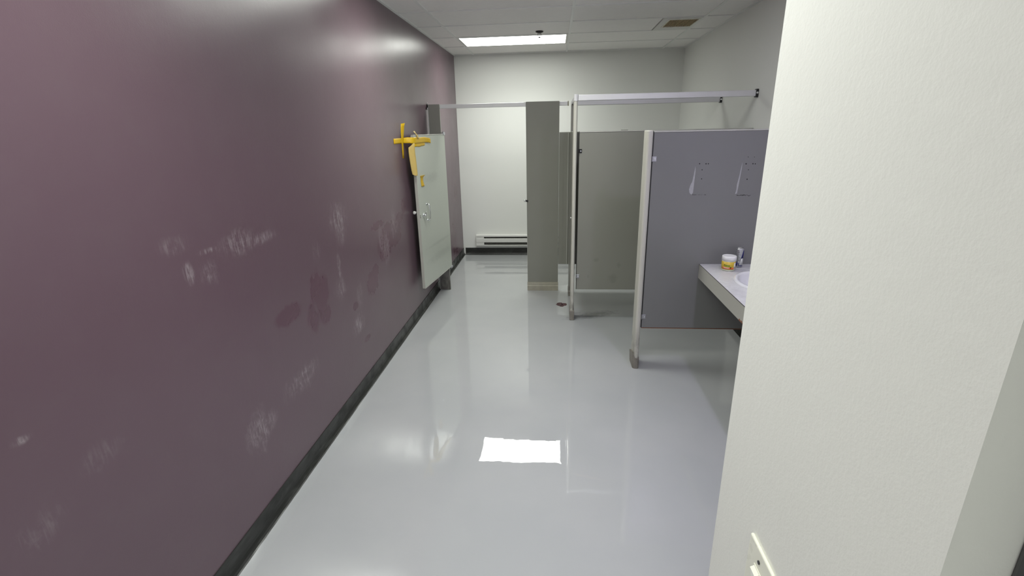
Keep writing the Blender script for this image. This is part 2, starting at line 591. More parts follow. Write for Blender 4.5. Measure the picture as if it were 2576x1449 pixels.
def baseboard(name, a, b, inward):
    a, b, inward = Vector(a), Vector(b), Vector(inward)
    m = MB()
    A = [m.bm.verts.new(a + inward * p[0] + Vector((0, 0, p[1]))) for p in base_profile()]
    n = 24
    prev = A
    for i in range(1, n + 1):
        c = a.lerp(b, i / n)
        cur = [m.bm.verts.new(c + inward * p[0] + Vector((0, 0, p[1]))) for p in base_profile()]
        for j in range(len(A)):
            jj = (j + 1) % len(A)
            m.bm.faces.new((prev[j], prev[jj], cur[jj], cur[j]))
        prev = cur
    m.bm.faces.new(A)
    m.bm.faces.new(prev[::-1])
    return struct(m.build(name, 'rubber'))


baseboard('baseboard_left', (0.0, YF, 0), (0.0, YB, 0), (1, 0, 0))
baseboard('baseboard_back', (0.030, YB, 0), (W - 0.030, YB, 0), (0, -1, 0))
baseboard('baseboard_right', (W, NY1, 0), (W, YB, 0), (-1, 0, 0))
baseboard('baseboard_near', (NX + 0.02, NY1, 0), (W - 0.02, NY1, 0), (0, 1, 0))
# thick ragged edge of the poured floor where it meets the left baseboard
m = MB()
prev = None
N = 520
for i in range(N + 1):
    y = 0.2 + (YB - 0.22) * i / N
    e = 0.0235 + 0.006 * noise.noise(Vector((y * 4.0, 0, 0))) + 0.003 * noise.noise(Vector((y * 23, 3, 0)))
    e = max(0.016, e)
    row = [m.bm.verts.new((e, y, 0.0036)), m.bm.verts.new((e + 0.006, y, 0.0030)), m.bm.verts.new((0.044, y, 0.0010)), m.bm.verts.new((0.075, y, 0.0001))]
    if prev:
        for j in range(3):
            f = m.bm.faces.new((prev[j], prev[j + 1], row[j + 1], row[j]))
            f.smooth = True
    prev = row
edge = m.build('coating_edge', 'floor', floor)


# ------------------------------------------------------------------ ceiling lights
def ceiling_light(k, label):
    y = Y0 + k * T
    cx, cy = G0 + T, y + T / 2
    t = thing('ceiling_light', (cx, cy, H), label, 'light', 'long white light panels in the ceiling grid')
    fr = MB()
    x0, x1, y0, y1 = G0 + 0.014, G0 + 2 * T - 0.014, y + 0.012, y + T - 0.012
    for lo, hi in (((x0, y0, H - 0.001), (x0 + 0.02, y1, H + 0.014)), ((x1 - 0.02, y0, H - 0.001), (x1, y1, H + 0.014)),
                   ((x0 + 0.02, y0, H - 0.001), (x1 - 0.02, y0 + 0.02, H + 0.014)), ((x0 + 0.02, y1 - 0.02, H - 0.001), (x1 - 0.02, y1, H + 0.014))):
        fr.box(lo, hi, 0.002, 1)
    fr.build('frame', 'white_metal', t)
    MB().box((x0 + 0.02, y0 + 0.02, H + 0.002), (x1 - 0.02, y1 - 0.02, H + 0.008)).build('diffuser', 'diffuser', t)
    ld = bpy.data.lights.new('panel_lamp', 'AREA')
    ld.shape = 'RECTANGLE'
    ld.size, ld.size_y = x1 - x0 - 0.05, y1 - y0 - 0.05
    ld.energy = LAMP_W
    ld.color = (0.97, 1.0, 0.94)
    ld.spread = math.radians(130)
    lo_ = bpy.data.objects.new('panel_lamp', ld)
    COL.objects.link(lo_)
    lo_.parent = t
    lo_.location = (0, 0, 0.0005)


ceiling_light(2, 'lit rectangular ceiling panel in front of the small sprinkler, seen above the stalls')
ceiling_light(-2, 'lit ceiling panel above the middle of the open floor')
ceiling_light(-6, 'lit ceiling panel nearly overhead beside the near white wall')
ceiling_light(-10, 'lit ceiling panel behind the doorway end of the room')

for x, y, lab in ((2.37, 1.87, 'round recessed violet white spotlight above the vanity counter'),):
    t = thing('downlight', (x, y, H), lab, 'light')
    MB().lathe([(0.045, -0.001), (0.062, -0.004), (0.066, 0.0), (0.045, 0.006)], (x, y, H), 32).build('trim_ring', 'white_metal', t)
    MB().lathe([(0.0, -0.0006), (0.044, -0.0006), (0.044, 0.004), (0.0, 0.004)], (x, y, H), 32).build('lens', 'spot_lens', t)

# ------------------------------------------------------------------ vent grille
t = thing('exhaust_vent', (2.53, 5.43, H), 'dusty brown square exhaust grille set in the ceiling near the right wall', 'vent')
vx0, vx1, vy0, vy1 = VENT_X0 + 0.004, G0 + 4 * T - 0.014, Y0 + T + 0.012, Y0 + 2 * T - 0.012
gx0, gx1, gy0, gy1 = 2.405, 2.672, 5.205, 5.545
fr = MB()
fr.box((vx0, vy0, H - 0.002), (gx0, vy1, H + 0.012))
fr.box((gx1, vy0, H - 0.002), (vx1, vy1, H + 0.012))
fr.box((gx0, vy0, H - 0.002), (gx1, gy0, H + 0.012))
fr.box((gx0, gy1, H - 0.002), (gx1, vy1, H + 0.012))
fr.build('frame', 'white_metal', t)
for lo, hi in (((gx0 - 0.012, gy0 - 0.012), (gx1 + 0.012, gy0)), ((gx0 - 0.012, gy1), (gx1 + 0.012, gy1 + 0.012)),
               ((gx0 - 0.012, gy0), (gx0, gy1)), ((gx1, gy0), (gx1 + 0.012, gy1))):
    MB().box((lo[0], lo[1], H - 0.006), (hi[0], hi[1], H - 0.002)).build('grille_rim', 'ivory', t)
MB().box((gx0, gy0, H + 0.020), (gx1, gy1, H + 0.028)).build('duct', 'hole', t, 'dark duct behind the grille')
M['dust'] = simple('brown dusty grille metal', (0.46, 0.36, 0.21, 1), 0.8, var=0.45, scale=60)
ns = 15
for i in range(ns):
    x = gx0 + (i + 0.5) * (gx1 - gx0) / ns
    MB().box((x - 0.0030, gy0, H - 0.004), (x + 0.0030, gy1, H + 0.006)).build('slat', 'dust', t)

# ------------------------------------------------------------------ sprinkler
sx_, sy_ = 1.178, 5.565
t = thing('sprinkler', (sx_, sy_, H), 'small dark pendant fire sprinkler on the ceiling before the light panel', 'sprinkler')
MB().lathe([(0.0, 0.001), (0.040, 0.001), (0.040, -0.003), (0.020, -0.012), (0.012, -0.014), (0.0, -0.014)], (sx_, sy_, H), 28).build('escutcheon', 'dark_metal', t)
for s in (-1, 1):
    MB().tube([(sx_ + s * 0.012, sy_, H - 0.012), (sx_ + s * 0.017, sy_, H - 0.028), (sx_ + s * 0.011, sy_, H - 0.044), (sx_, sy_, H - 0.052)], 0.0028, 8).build('frame_arm', 'dark_metal', t)
MB().tube([(sx_, sy_, H - 0.013), (sx_, sy_, H - 0.050)], 0.0026, 8).build('glass_bulb', 'zinc', t)
MB().lathe([(0.0, -0.052), (0.014, -0.052), (0.015, -0.0545), (0.0, -0.0545)], (sx_, sy_, H), 20).build('deflector', 'dark_metal', t)


# ------------------------------------------------------------------ toilet partitions
def bracket(parent, x, y, z, face=-1, mat='zinc', w=0.026, h=0.034):
    """small angle clip screwed on the face of a panel lying along x; face=-1 looks to the camera."""
    m = MB()
    m.box((x, y + face * 0.003, z - h / 2), (x + w, y, z + h / 2), 0.0008, 1)
    m.box((x - 0.006, y + face * 0.020, z - h / 2), (x - 0.003, y, z + h / 2), 0.0006, 1)
    m.box((x - 0.006, y + face * 0.003, z - h / 2), (x + 0.002, y, z + h / 2))
    b = m.build('bracket', mat, parent)
    MB().tube([(x + w * 0.62, y + face * 0.003, z), (x + w * 0.62, y + face * 0.0065, z)], 0.005, 12).build('screw', 'chrome', b)
    return b


# wide pilaster facing the camera
YP = 5.330
t = thing('pilaster', (1.215, YP + 0.013, 0), 'wide flat grey pilaster facing the camera on a tan metal shoe', 'pilaster')
MB().box((1.046, YP, 0.004), (1.386, YP + 0.026, 2.032), 0.002, 1).build('board', 'panel', t)
MB().box((1.0425, YP - 0.001, 0.10), (1.0455, YP + 0.027, 2.030)).build('edge_strip', 'trim', t)
MB().box((1.3865, YP - 0.001, 0.10), (1.3885, YP + 0.027, 2.030)).build('edge_strip', 'trim', t)
m = MB()
m.prism([(YP - 0.010, 0.0), (YP - 0.010, 0.058), (YP - 0.007, 0.062), (YP - 0.010, 0.066), (YP - 0.006, 0.100), (YP + 0.034, 0.100), (YP + 0.036, 0.0)], 0, 1.041, 1.391)
m.build('shoe', 'shoe', t, 'tan metal shoe with a pressed groove')
st = MB().box((1.018, YP - 0.014, 1.014), (1.058, YP - 0.0005, 1.034), 0.003, 2).build('strike', 'dark_metal', t, 'dark metal latch strike on the left edge')
MB().tube([(1.022, YP - 0.018, 1.024), (1.022, YP + 0.02, 1.024)], 0.011, 14).build('stop', 'chrome', st)

# narrow pilaster at the left wall
t = thing('pilaster', (0.08, YP + 0.013, 0), 'narrow dark grey pilaster beside the mauve wall behind the taped door', 'pilaster')
MB().box((0.024, YP, 0.0), (0.142, YP + 0.026, 2.030), 0.002, 1).build('board', 'pilaster_dirty', t)
MB().box((0.010, YP + 0.004, 0.106), (0.020, YP + 0.020, 2.0), 0.001, 1).build('wall_channel', 'rail', t)
MB().box((0.0205, YP - 0.0015, 0.0), (0.0235, YP + 0.0275, 1.99)).build('edge_strip', 'trim', t)

# head rail between wall and front stall
t = thing('headrail', (0.76, YP + 0.04, 1.985), 'long thin pale head rail crossing above the open stall', 'rail')
MB().box((0.012, YP + 0.027, 1.988), (1.472, YP + 0.055, 2.028), 0.004, 2).build('rail', 'rail', t)
MB().box((1.472, YP + 0.025, 1.985), (1.484, YP + 0.057, 2.031), 0.001, 1).build('end_cap', 'shoe', t)
b = MB().box((0.0, YP + 0.029, 1.980), (0.011, YP + 0.058, 2.034), 0.002, 1).build('wall_bracket', 'dark_metal', t)
MB().tube([(0.006, YP + 0.0275, 2.045), (0.006, YP + 0.035, 2.045)], 0.007, 12).build('screw', 'chrome', b)
MB().box((1.020, YP + 0.0235, 1.984), (1.040, YP + 0.0265, 2.030)).build('bracket', 'rail', t)

# rear divider (between the two rear stalls), seen over and beside the front ones
t = thing('divider_panel', (2.2, YP + 0.013, 0.31), 'rearmost grey divider panel whose top shows behind the others', 'partition panel', 'grey stall divider panels')
MB().box((1.3895, YP + 0.002, 0.312), (W - 0.004, YP + 0.024, 1.722), 0.002, 1).build('board', 'panel', t)
MB().box((1.3895, YP, 1.7225), (W - 0.004, YP + 0.026, 1.730), 0.002, 1).build('top_trim', 'trim', t)
MB().box((1.4305, YP - 0.0008, 0.312), (1.4325, YP + 0.0018, 1.722)).build('seam_strip', 'panel', t)
MB().box((1.480, YP - 0.010, 0.312), (1.4855, YP + 0.0018, 1.722)).build('seam_strip', 'trim', t)
MB().box((2.02, YP + 0.002, 1.731), (2.09, YP + 0.024, 1.740), 0.002, 1).build('top_clip', 'trim', t)

# front stall: edge-on pilaster with latch, second pilaster, closed door between them
YA = 4.421
t = thing('pilaster', (1.517, 4.49, 0), 'tall thin edge-on pilaster of the front stall, with head rail corner on top', 'pilaster')
m = MB()
m.prism([(1.501, YA + 0.010), (1.503, YA + 0.003), (1.509, YA - 0.003), (1.517, YA - 0.005), (1.525, YA - 0.003), (1.531, YA + 0.003), (1.533, YA + 0.010), (1.533, YA + 0.150), (1.501, YA + 0.150)], 2, 0.0, 1.985)
m.build('board', 'post', t)
m = MB()
m.prism([(1.498, YA + 0.008), (1.503, YA - 0.004), (1.517, YA - 0.009), (1.531, YA - 0.004), (1.536, YA + 0.008), (1.536, YA + 0.05), (1.498, YA + 0.05)], 2, 1.983, 2.036)
m.build('top_cap', 'rail', t)
m = MB()
m.box((1.496, YA - 0.011, 0.0), (1.538, YA + 0.158, 0.098), 0.005, 2)
m.build('shoe', 'shoe_old', t)
MB().tube([(1.500, YA + 0.05, 0.985), (1.487, YA + 0.05, 0.985)], 0.008, 12).build('latch_knob', 'chrome', t)

t = thing('pilaster', (1.517, 5.23, 0), 'short dark pilaster leg showing behind the edge-on front pilaster', 'pilaster')
MB().box((1.503, 5.13, 0.0), (1.531, 5.322, 1.985), 0.002, 1).build('board', 'pilaster_dirty', t)
MB().box((1.500, 5.128, 0.0), (1.534, 5.324, 0.06), 0.003, 1).build('shoe', 'shoe_old', t)

t = thing('stall_door', (1.517, 4.85, 0.30), 'closed grey door of the front stall, seen almost edge on', 'stall door')
MB().box((1.505, 4.585, 0.300), (1.529, 5.115, 1.735), 0.002, 1).build('board', 'panel', t)
MB().box((1.5035, 4.581, 0.300), (1.5305, 4.5845, 1.735)).build('edge_trim', 'trim', t)
h = MB().box((1.512, 5.1155, 0.33), (1.522, 5.1295, 0.40), 0.001, 1).build('hinge', 'dark_metal', t)

t = thing('headrail', (1.517, 4.87, 1.985), 'short head rail over the front stall door, running away from the camera', 'rail')
MB().box((1.503, YA + 0.052, 1.9875), (1.531, YP - 0.002, 2.026), 0.004, 2).build('rail', 'rail', t)

t = thing('headrail', (2.26, YA + 0.02, 1.988), 'nearest pale lilac head rail from the edge-on pilaster to the right wall', 'rail')
MB().box((1.5365, YA + 0.002, 1.984), (W - 0.014, YA + 0.030, 2.032), 0.004, 2).build('rail', 'rail', t)
b = MB().box((W - 0.020, YA - 0.006, 1.976), (W, YA + 0.036, 2.040), 0.003, 1).build('wall_bracket', 'dark_metal', t)
MB().tube([(W - 0.012, YA - 0.012, 2.010), (W - 0.012, YA - 0.006, 2.010)], 0.008, 12).build('screw', 'chrome', b)

t = thing('headrail', (2.26, YP + 0.02, 1.988), 'second head rail to the right wall, just below the nearest one in view', 'rail')
MB().box((1.5365, YP + 0.002, 1.984), (W - 0.014, YP + 0.030, 2.030), 0.004, 2).build('rail', 'rail', t)
b = MB().box((W - 0.020, YP - 0.006, 1.976), (W, YP + 0.036, 2.036), 0.003, 1).build('wall_bracket', 'dark_metal', t)
MB().tube([(W - 0.012, YP - 0.012, 2.008), (W - 0.012, YP - 0.006, 2.008)], 0.008, 12).build('screw', 'chrome', b)

t = thing('divider_panel', (2.27, YA + 0.016, 0.31), 'middle olive grey divider panel with scuff marks, left of the lilac grey panel', 'partition panel', 'grey stall divider panels')
MB().box((1.552, YA + 0.004, 0.312), (W - 0.004, YA + 0.028, 1.728), 0.002, 1).build('board', 'panel_scuffed', t)
MB().box((1.552, YA + 0.001, 1.7285), (W - 0.004, YA + 0.031, 1.738), 0.002, 1).build('top_trim', 'trim', t)
MB().box((1.5495, YA + 0.001, 0.312), (1.5515, YA + 0.031, 1.738)).build('edge_trim', 'dark_metal', t)
bracket(t, 1.551, YA + 0.004, 1.575, mat='dark_metal')
bracket(t, 1.551, YA + 0.004, 0.442)

# vanity side panel and its post
YV = 3.467
t = thing('post', (1.972, 3.50, 0), 'pale grey post with rounded top holding the lilac grey panel', 'post')
m = MB()
x0, x1 = 1.952, 1.990
m.prism([(x0, 3.452), (x0 + 0.004, 3.444), (x0 + 0.012, 3.438), (x1 - 0.012, 3.438), (x1 - 0.004, 3.444), (x1, 3.452), (x1, 3.570), (x0, 3.570)], 2, 0.0, 1.742)
bmesh.ops.bevel(m.bm, geom=[e for e in m.bm.edges if all(v.co.z > 1.74 for v in e.verts)], offset=0.007, segments=3, profile=0.5, affect='EDGES')
m.build('board', 'post', t)
m = MB()
sh = [(x0 - 0.006, 3.450), (x0 - 0.001, 3.438), (x0 + 0.010, 3.431), (x1 - 0.009, 3.431), (x1 + 0.001, 3.438), (x1 + 0.005, 3.450), (x1 + 0.005, 3.582), (x0 - 0.006, 3.582)]
m.prism(sh, 2, 0.0, 0.086)
for v in m.bm.verts:
    if v.co.z > 0.05:
        if v.co.x < x0 + 0.002:
            v.co.z = 0.128 if v.co.y < 3.46 else 0.096
            v.co.x -= 0.005
m.build('shoe', 'shoe_old', t, 'worn metal shoe with one side bent up')

t = thing('divider_panel', (2.49, YV + 0.012, 0.325), 'near lilac grey panel behind the vanity with screw holes and glue marks', 'partition panel', 'grey stall divider panels')
MB().box((2.000, YV, 0.327), (W - 0.004, YV + 0.025, 1.727), 0.002, 1).build('board', 'panel_spot_tint', t)
MB().box((2.000, YV - 0.002, 1.7275), (W - 0.004, YV + 0.027, 1.737), 0.002, 1).build('top_trim', 'trim', t)
MB().box((1.9935, YV + 0.004, 0.327), (1.9995, YV + 0.021, 1.735)).build('gap_shade_strip', 'black', t, 'black strip standing for the shade in the gap along the post')  # black strip set into the gap beside the post for its shade
MB().box((2.000, YV - 0.0005, 0.322), (W - 0.004, YV + 0.025, 0.3265)).build('bottom_edge', 'chip', t, 'chipped dark bottom edge')
bracket(t, 1.999, YV, 1.557)
bracket(t, 1.999, YV, 0.416)
for hx, hz, hr in ((2.312, 1.521, .004), (2.354, 1.520, .0042), (2.369, 1.520, .0038), (2.332, 1.481, .0035), (2.335, 1.421, .0035),
                   (2.614, 1.516, .0045), (2.658, 1.516, .004), (2.673, 1.515, .0036), (2.634, 1.477, .003), (2.633, 1.415, .004),
                   (2.622, 1.560, .0025), (2.662, 1.559, .0022), (2.575, 1.362, .002)):
    MB().tube([(hx, YV - 0.0004, hz), (hx, YV + 0.0005, hz)], hr, 10).build('screw_hole', 'hole', t)
m = MB()
m.prism([(2.286, 1.505), (2.290, 1.470), (2.288, 1.40), (2.286, 1.318), (2.272, 1.318), (2.262, 1.330), (2.258, 1.352), (2.266, 1.385), (2.274, 1.400), (2.281, 1.450)], 1, YV - 0.0005, YV)
m.build('adhesive_smear', 'smear', t)
m = MB()
m.prism([(2.590, 1.525), (2.590, 1.490), (2.584, 1.40), (2.578, 1.322), (2.566, 1.316), (2.571, 1.345), (2.571, 1.38), (2.580, 1.44), (2.586, 1.50)], 1, YV - 0.0005, YV)
m.build('adhesive_smear', 'smear', t)


def wiggle(x0, x1, z, amp, w, n=26, seed=0, gaps=()):
    m = MB()
    up, lo = [], []
    for i in range(n + 1):
        x = x0 + (x1 - x0) * i / n
        a = amp * noise.noise(Vector((x * 60, seed, 0)))
        ww = w * (0.25 + 0.75 * abs(noise.noise(Vector((x * 110, seed + 5, 0))) * 2))
        up.append((x, z + a + ww)); lo.append((x, z + a - ww))
    for i in range(n):
        if any(g0 <= i < g1 for g0, g1 in gaps):
            continue
        q = [up[i], up[i + 1], lo[i + 1], lo[i]]
        m.prism(q, 1, YV - 0.0006, YV)
    return m


wiggle(2.283, 2.375, 1.314, 0.0016, 0.0016, seed=1, gaps=((8, 10), (19, 21))).build('adhesive_residue', 'residue', t)
MB().box((2.2835, YV - 0.0006, 1.314), (2.2855, YV, 1.326)).build('adhesive_residue', 'residue', t)
wiggle(2.578, 2.668, 1.308, 0.009, 0.0042, seed=2).build('adhesive_residue', 'residue', t)

# ------------------------------------------------------------------ open door taped to the left wall
P0, P1 = Vector((0.180, 5.315, 0)), Vector((0.081, 4.475, 0))
dv = (P1 - P0); DL = dv.length; dv.normalize()
nv = Vector((dv.y, -dv.x, 0))
if nv.x < 0:
    nv = -nv
DM = Matrix(((dv.x, nv.x, 0, P0.x), (dv.y, nv.y, 0, P0.y), (0, 0, 1, 0), (0, 0, 0, 1)))   # local: s along the door, n out to the room, z


def dpt(s, n, z):
    return DM @ Vector((s, n, z))


t = thing('stall_door', tuple(dpt(DL / 2, -0.012, 0.30)), 'open pale grey green stall door swung back and taped to the mauve wall', 'stall door')
MB().box((0, -0.025, 0.296), (DL - 0.006, 0, 1.728), 0.002, 1).xf(DM).build('board', 'door', t)
MB().box((0, -0.0265, 1.7285), (DL - 0.004, 0.0015, 1.737), 0.002, 1).xf(DM).build('top_trim', 'trim', t)
MB().box((DL - 0.0055, -0.0265, 0.292), (DL, 0.0015, 1.728), 0.001, 1).xf(DM).build('edge_trim', 'apron', t)
MB().box((0, -0.0265, 0.289), (DL - 0.006, 0.0015, 0.2955), 0.001, 1).xf(DM).build('bottom_trim', 'trim', t)
hg = MB().box((-0.010, -0.020, 1.722), (0.045, 0.006, 1.750), 0.003, 1).xf(DM).build('hinge', 'zinc', t)
MB().tube([(0.004, -0.008, 1.750), (0.004, -0.008, 1.760)], 0.008, 12).xf(DM).build('hinge_pin', 'zinc', hg)
MB().box((-0.010, -0.020, 0.275), (0.045, 0.006, 0.300), 0.003, 1).xf(DM).build('hinge', 'zinc', t)
# bow pull handle
hs = DL - 0.20
m = MB()
zt, zb = 1.092, 0.938
m.tube([(hs, 0.0, zt), (hs, 0.020, zt), (hs, 0.026, zt - 0.012), (hs, 0.032, 0.5 * (zt + zb)), (hs, 0.026, zb + 0.012), (hs, 0.020, zb), (hs, 0.0, zb)], [0.008, 0.007, 0.006, 0.0055, 0.006, 0.007, 0.008], 12)
m.xf(DM)
hd = m.build('pull_handle', 'chrome', t, 'chrome bow pull handle')
for z in (zt, zb):
    MB().tube([(hs, 0.0, z), (hs, 0.004, z)], 0.014, 16).xf(DM).build('rose', 'chrome', hd)
# latch with paddle
ls = DL - 0.095
m = MB()
m.tube([(ls, 0.0, 1.003), (ls, 0.010, 1.003)], 0.021, 20)
m.tube([(ls, 0.010, 1.003), (ls, 0.032, 1.003)], [0.012, 0.008], 16)
m.xf(DM)
lt = m.build('latch', 'chrome', t, 'chrome turn latch')
MB().box((ls - 0.006, 0.024, 0.960), (ls + 0.006, 0.034, 1.038), 0.003, 2).xf(DM).build('latch_lever', 'chrome', lt)
MB().tube([(DL - 0.018, 0.0, 1.008), (DL - 0.018, 0.003, 1.008)], 0.007, 12).xf(DM).build('screw', 'shoe_old', t)
MB().tube([(DL - 0.018, 0.0, 0.992), (DL - 0.018, 0.003, 0.992)], 0.007, 12).xf(DM).build('screw', 'shoe_old', t)
m = MB()
m.tube([(DL - 0.03, -0.025, 1.040), (DL - 0.03, -0.036, 1.040), (DL - 0.012, -0.045, 1.040), (DL + 0.006, -0.047, 1.040), (DL + 0.014, -0.047, 1.040)], [0.007, 0.007, 0.010, 0.016, 0.009], 14)
m.xf(DM)
m.build('latch_knob', 'white_metal', t, 'pale round knob on the back of the door')

# ------------------------------------------------------------------ yellow tape
tape_group = 'yellow tape around the open stall door'
# crosswise strip: on the wall, across the gap, on to the door face
rows_ = []
wall_z = [(4.154, 1.712, 1.668), (4.20, 1.7115, 1.668), (4.30, 1.712, 1.668), (4.40, 1.712, 1.669)]
for y, zt_, zb_ in wall_z:
    rows_.append(((0.0016, y, zt_), (0.0016, y, zb_)))
rows_.append(((0.0016, 4.418, 1.714), (0.0016, 4.418, 1.668)))
rows_.append(((0.032, 4.440, 1.718), (0.055, 4.436, 1.668)))
rows_.append(((0.070, 4.459, 1.716), (0.078, 4.455, 1.664)))
for s, zt_, zb_, n_ in ((DL + 0.004, 1.715, 1.662, 0.004), (DL - 0.05, 1.717, 1.660, 0.0035), (DL - 0.15, 1.713, 1.661, 0.0035), (DL - 0.25, 1.716, 1.664, 0.0035), (DL - 0.30, 1.710, 1.664, 0.006),
                        (DL - 0.34, 1.706, 1.662, 0.014), (DL - 0.37, 1.700, 1.655, 0.018), (DL - 0.385, 1.688, 1.652, 0.016)):
    rows_.append((tuple(dpt(s, n_, zt_)), tuple(dpt(s, n_, zb_))))
tag(MB().ribbon(rows_).build('tape_strip', 'tape'), 'yellow tape strip stretched sideways from the mauve wall onto the door face', 'tape', tape_group)
# vertical strip crossing it, top curling off the wall
rows_ = []
for z, ya, yb, xo in ((1.832, 4.372, 4.408, .034), (1.805, 4.364, 4.408, .026), (1.76, 4.360, 4.408, .019), (1.715, 4.362, 4.411, .010), (1.690, 4.363, 4.412, .0045), (1.66, 4.364, 4.413, .0035), (1.60, 4.363, 4.411, .002), (1.541, 4.361, 4.408, .0016)):
    rows_.append(((0.0030 + (xo - .0016) * 0.15, ya, z), (max(xo, 0.003) + 0.0002, yb, z + (0.006 if z > 1.8 else 0))))
tag(MB().ribbon(rows_).build('tape_strip', 'tape'), 'yellow tape strip stuck upright on the mauve wall, its top end curling', 'tape', tape_group)
# double-layer patch lower on the door
rows_ = []
for s, zt_, zb_ in ((DL - 0.010, 1.672, 1.634), (DL - 0.06, 1.672, 1.634), (DL - 0.12, 1.673, 1.630), (DL - 0.18, 1.673, 1.636), (DL - 0.245, 1.672, 1.637), (DL - 0.262, 1.668, 1.640)):
    rows_.append((tuple(dpt(s, 0.0022, zt_)), tuple(dpt(s, 0.0022, zb_))))
tag(MB().ribbon(rows_).build('tape_strip', 'tape'), 'thin yellow tape layer just below the sideways strip on the door', 'tape', tape_group)
# flag folded over the top of the door
rows_ = [(tuple(dpt(DL - 0.020, -0.006, 1.768)), tuple(dpt(DL - 0.052, -0.006, 1.772))), (tuple(dpt(DL - 0.036, 0.000, 1.752)), tuple(dpt(DL - 0.066, 0.000, 1.752))),
         (tuple(dpt(DL - 0.055, 0.0062, 1.738)), tuple(dpt(DL - 0.090, 0.0062, 1.736))), (tuple(dpt(DL - 0.068, 0.0064, 1.718)), tuple(dpt(DL - 0.104, 0.0064, 1.714))), (tuple(dpt(DL - 0.078, 0.0066, 1.70)), tuple(dpt(DL - 0.115, 0.0066, 1.70)))]
tag(MB().ribbon(rows_).build('tape_tab', 'tape_pale'), 'small pale tape tab poking above the top corner of the taped door', 'tape', tape_group)
# hanging loose tape beside the door edge
rows_ = []
for z, xa, xb, ya, yb in ((1.668, 0.084, 0.093, 4.452, 4.455), (1.650, 0.070, 0.094, 4.430, 4.452), (1.630, 0.050, 0.094, 4.400, 4.450), (1.59, 0.049, 0.0935, 4.398, 4.448), (1.54, 0.051, 0.097, 4.400, 4.447), (1.47, 0.056, 0.100, 4.403, 4.446),
                          (1.43, 0.060, 0.1015, 4.405, 4.446), (1.397, 0.064, 0.102, 4.410, 4.446), (1.384, 0.086, 0.102, 4.425, 4.446)):
    rows_.append(((xa, ya, z), (xb, yb, z)))
tag(MB().ribbon(rows_).build('tape_strip', 'tape_pale'), 'loose pale yellow tape hanging down along the free edge of the door', 'tape', tape_group)
# short strip on the door face
rows_ = []
for z, sa, sb, n_ in ((1.372, DL - 0.070, DL - 0.185, 0.012), (1.362, DL - 0.078, DL - 0.180, 0.004), (1.352, DL - 0.095, DL - 0.160, 0.0016), (1.32, DL - 0.092, DL - 0.150, 0.0016), (1.282, DL - 0.100, DL - 0.172, 0.0016), (1.270, DL - 0.098, DL - 0.176, 0.006)):
    rows_.append((tuple(dpt(sa, n_, z)), tuple(dpt(sb, n_, z))))
tag(MB().ribbon(rows_).build('tape_strip', 'tape'), 'short yellow tape scrap stuck on the door face above the handle', 'tape', tape_group)

# ------------------------------------------------------------------ baseboard heater on the back wall
hx0, hx1, hz0, hz1 = 0.205, 1.76, 0.146, 0.304
yf = 6.945
t = thing('baseboard_heater', ((hx0 + hx1) / 2, 6.98, hz0), 'long white electric baseboard heater low on the back wall', 'heater')
MB().box((hx0 + 0.004, 6.985, hz0), (hx1 - 0.004, YB, hz1)).build('back_plate', 'heater_dark', t)
m = MB()
m.prism([(YB, hz1 + 0.002), (yf + 0.008, hz1 + 0.002), (yf + 0.002, hz1 - 0.004), (yf + 0.002, hz1 - 0.024), (yf + 0.008, hz1 - 0.024), (yf + 0.010, hz1 - 0.008), (YB, hz1 - 0.006)], 0, hx0, hx1)
m.build('top_cover', 'white_metal', t)
m = MB()
m.prism([(yf, hz1 - 0.053), (yf + 0.006, hz1 - 0.048), (yf + 0.012, hz1 - 0.050), (yf + 0.012, hz1 - 0.104), (yf + 0.006, hz1 - 0.108), (yf, hz1 - 0.102)], 0, hx0, hx1)
m.build('front_cover', 'white_metal', t)
m = MB()
m.prism([(YB, hz0), (yf + 0.006, hz0), (yf + 0.002, hz0 + 0.004), (yf + 0.002, hz0 + 0.014), (yf + 0.008, hz0 + 0.014), (YB, hz0 + 0.006)], 0, hx0, hx1)
m.build('bottom_cover', 'white_metal', t)
MB().box((hx0 - 0.002, yf - 0.001, hz0 - 0.001), (hx0 + 0.004, YB, hz1 + 0.003), 0.001, 1).build('end_cap', 'white_metal', t)
MB().box((hx0 + 0.004, yf + 0.004, hz0 + 0.006), (hx0 + 0.115, yf + 0.012, hz1 - 0.006), 0.001, 1).build('junction_box', 'white_metal', t)
MB().box((hx1 - 0.004, yf - 0.001, hz0 - 0.001), (hx1 + 0.002, YB, hz1 + 0.003), 0.001, 1).build('end_cap', 'white_metal', t)
fin = MB()
for i in range(64):
    x = hx0 + 0.13 + i * (hx1 - hx0 - 0.16) / 64
    fin.box((x, 6.960, hz0 + 0.03), (x + 0.003, 6.984, hz1 - 0.04))
f = fin.build('heating_fins', 'heater_dark', t)
f['kind'] = 'stuff'

# ------------------------------------------------------------------ vanity counter
CX, CZ = 2.376, 0.8236
t = thing('vanity_counter', ((CX + W) / 2, (NY1 + YV) / 2, 0.72), 'pale grey laminate vanity counter with dried drips beside the right wall', 'counter')
SCX, SCY, SRX, SRY = 2.682, 3.010, 0.208, 0.252
m = MB()
bmx = m.bm
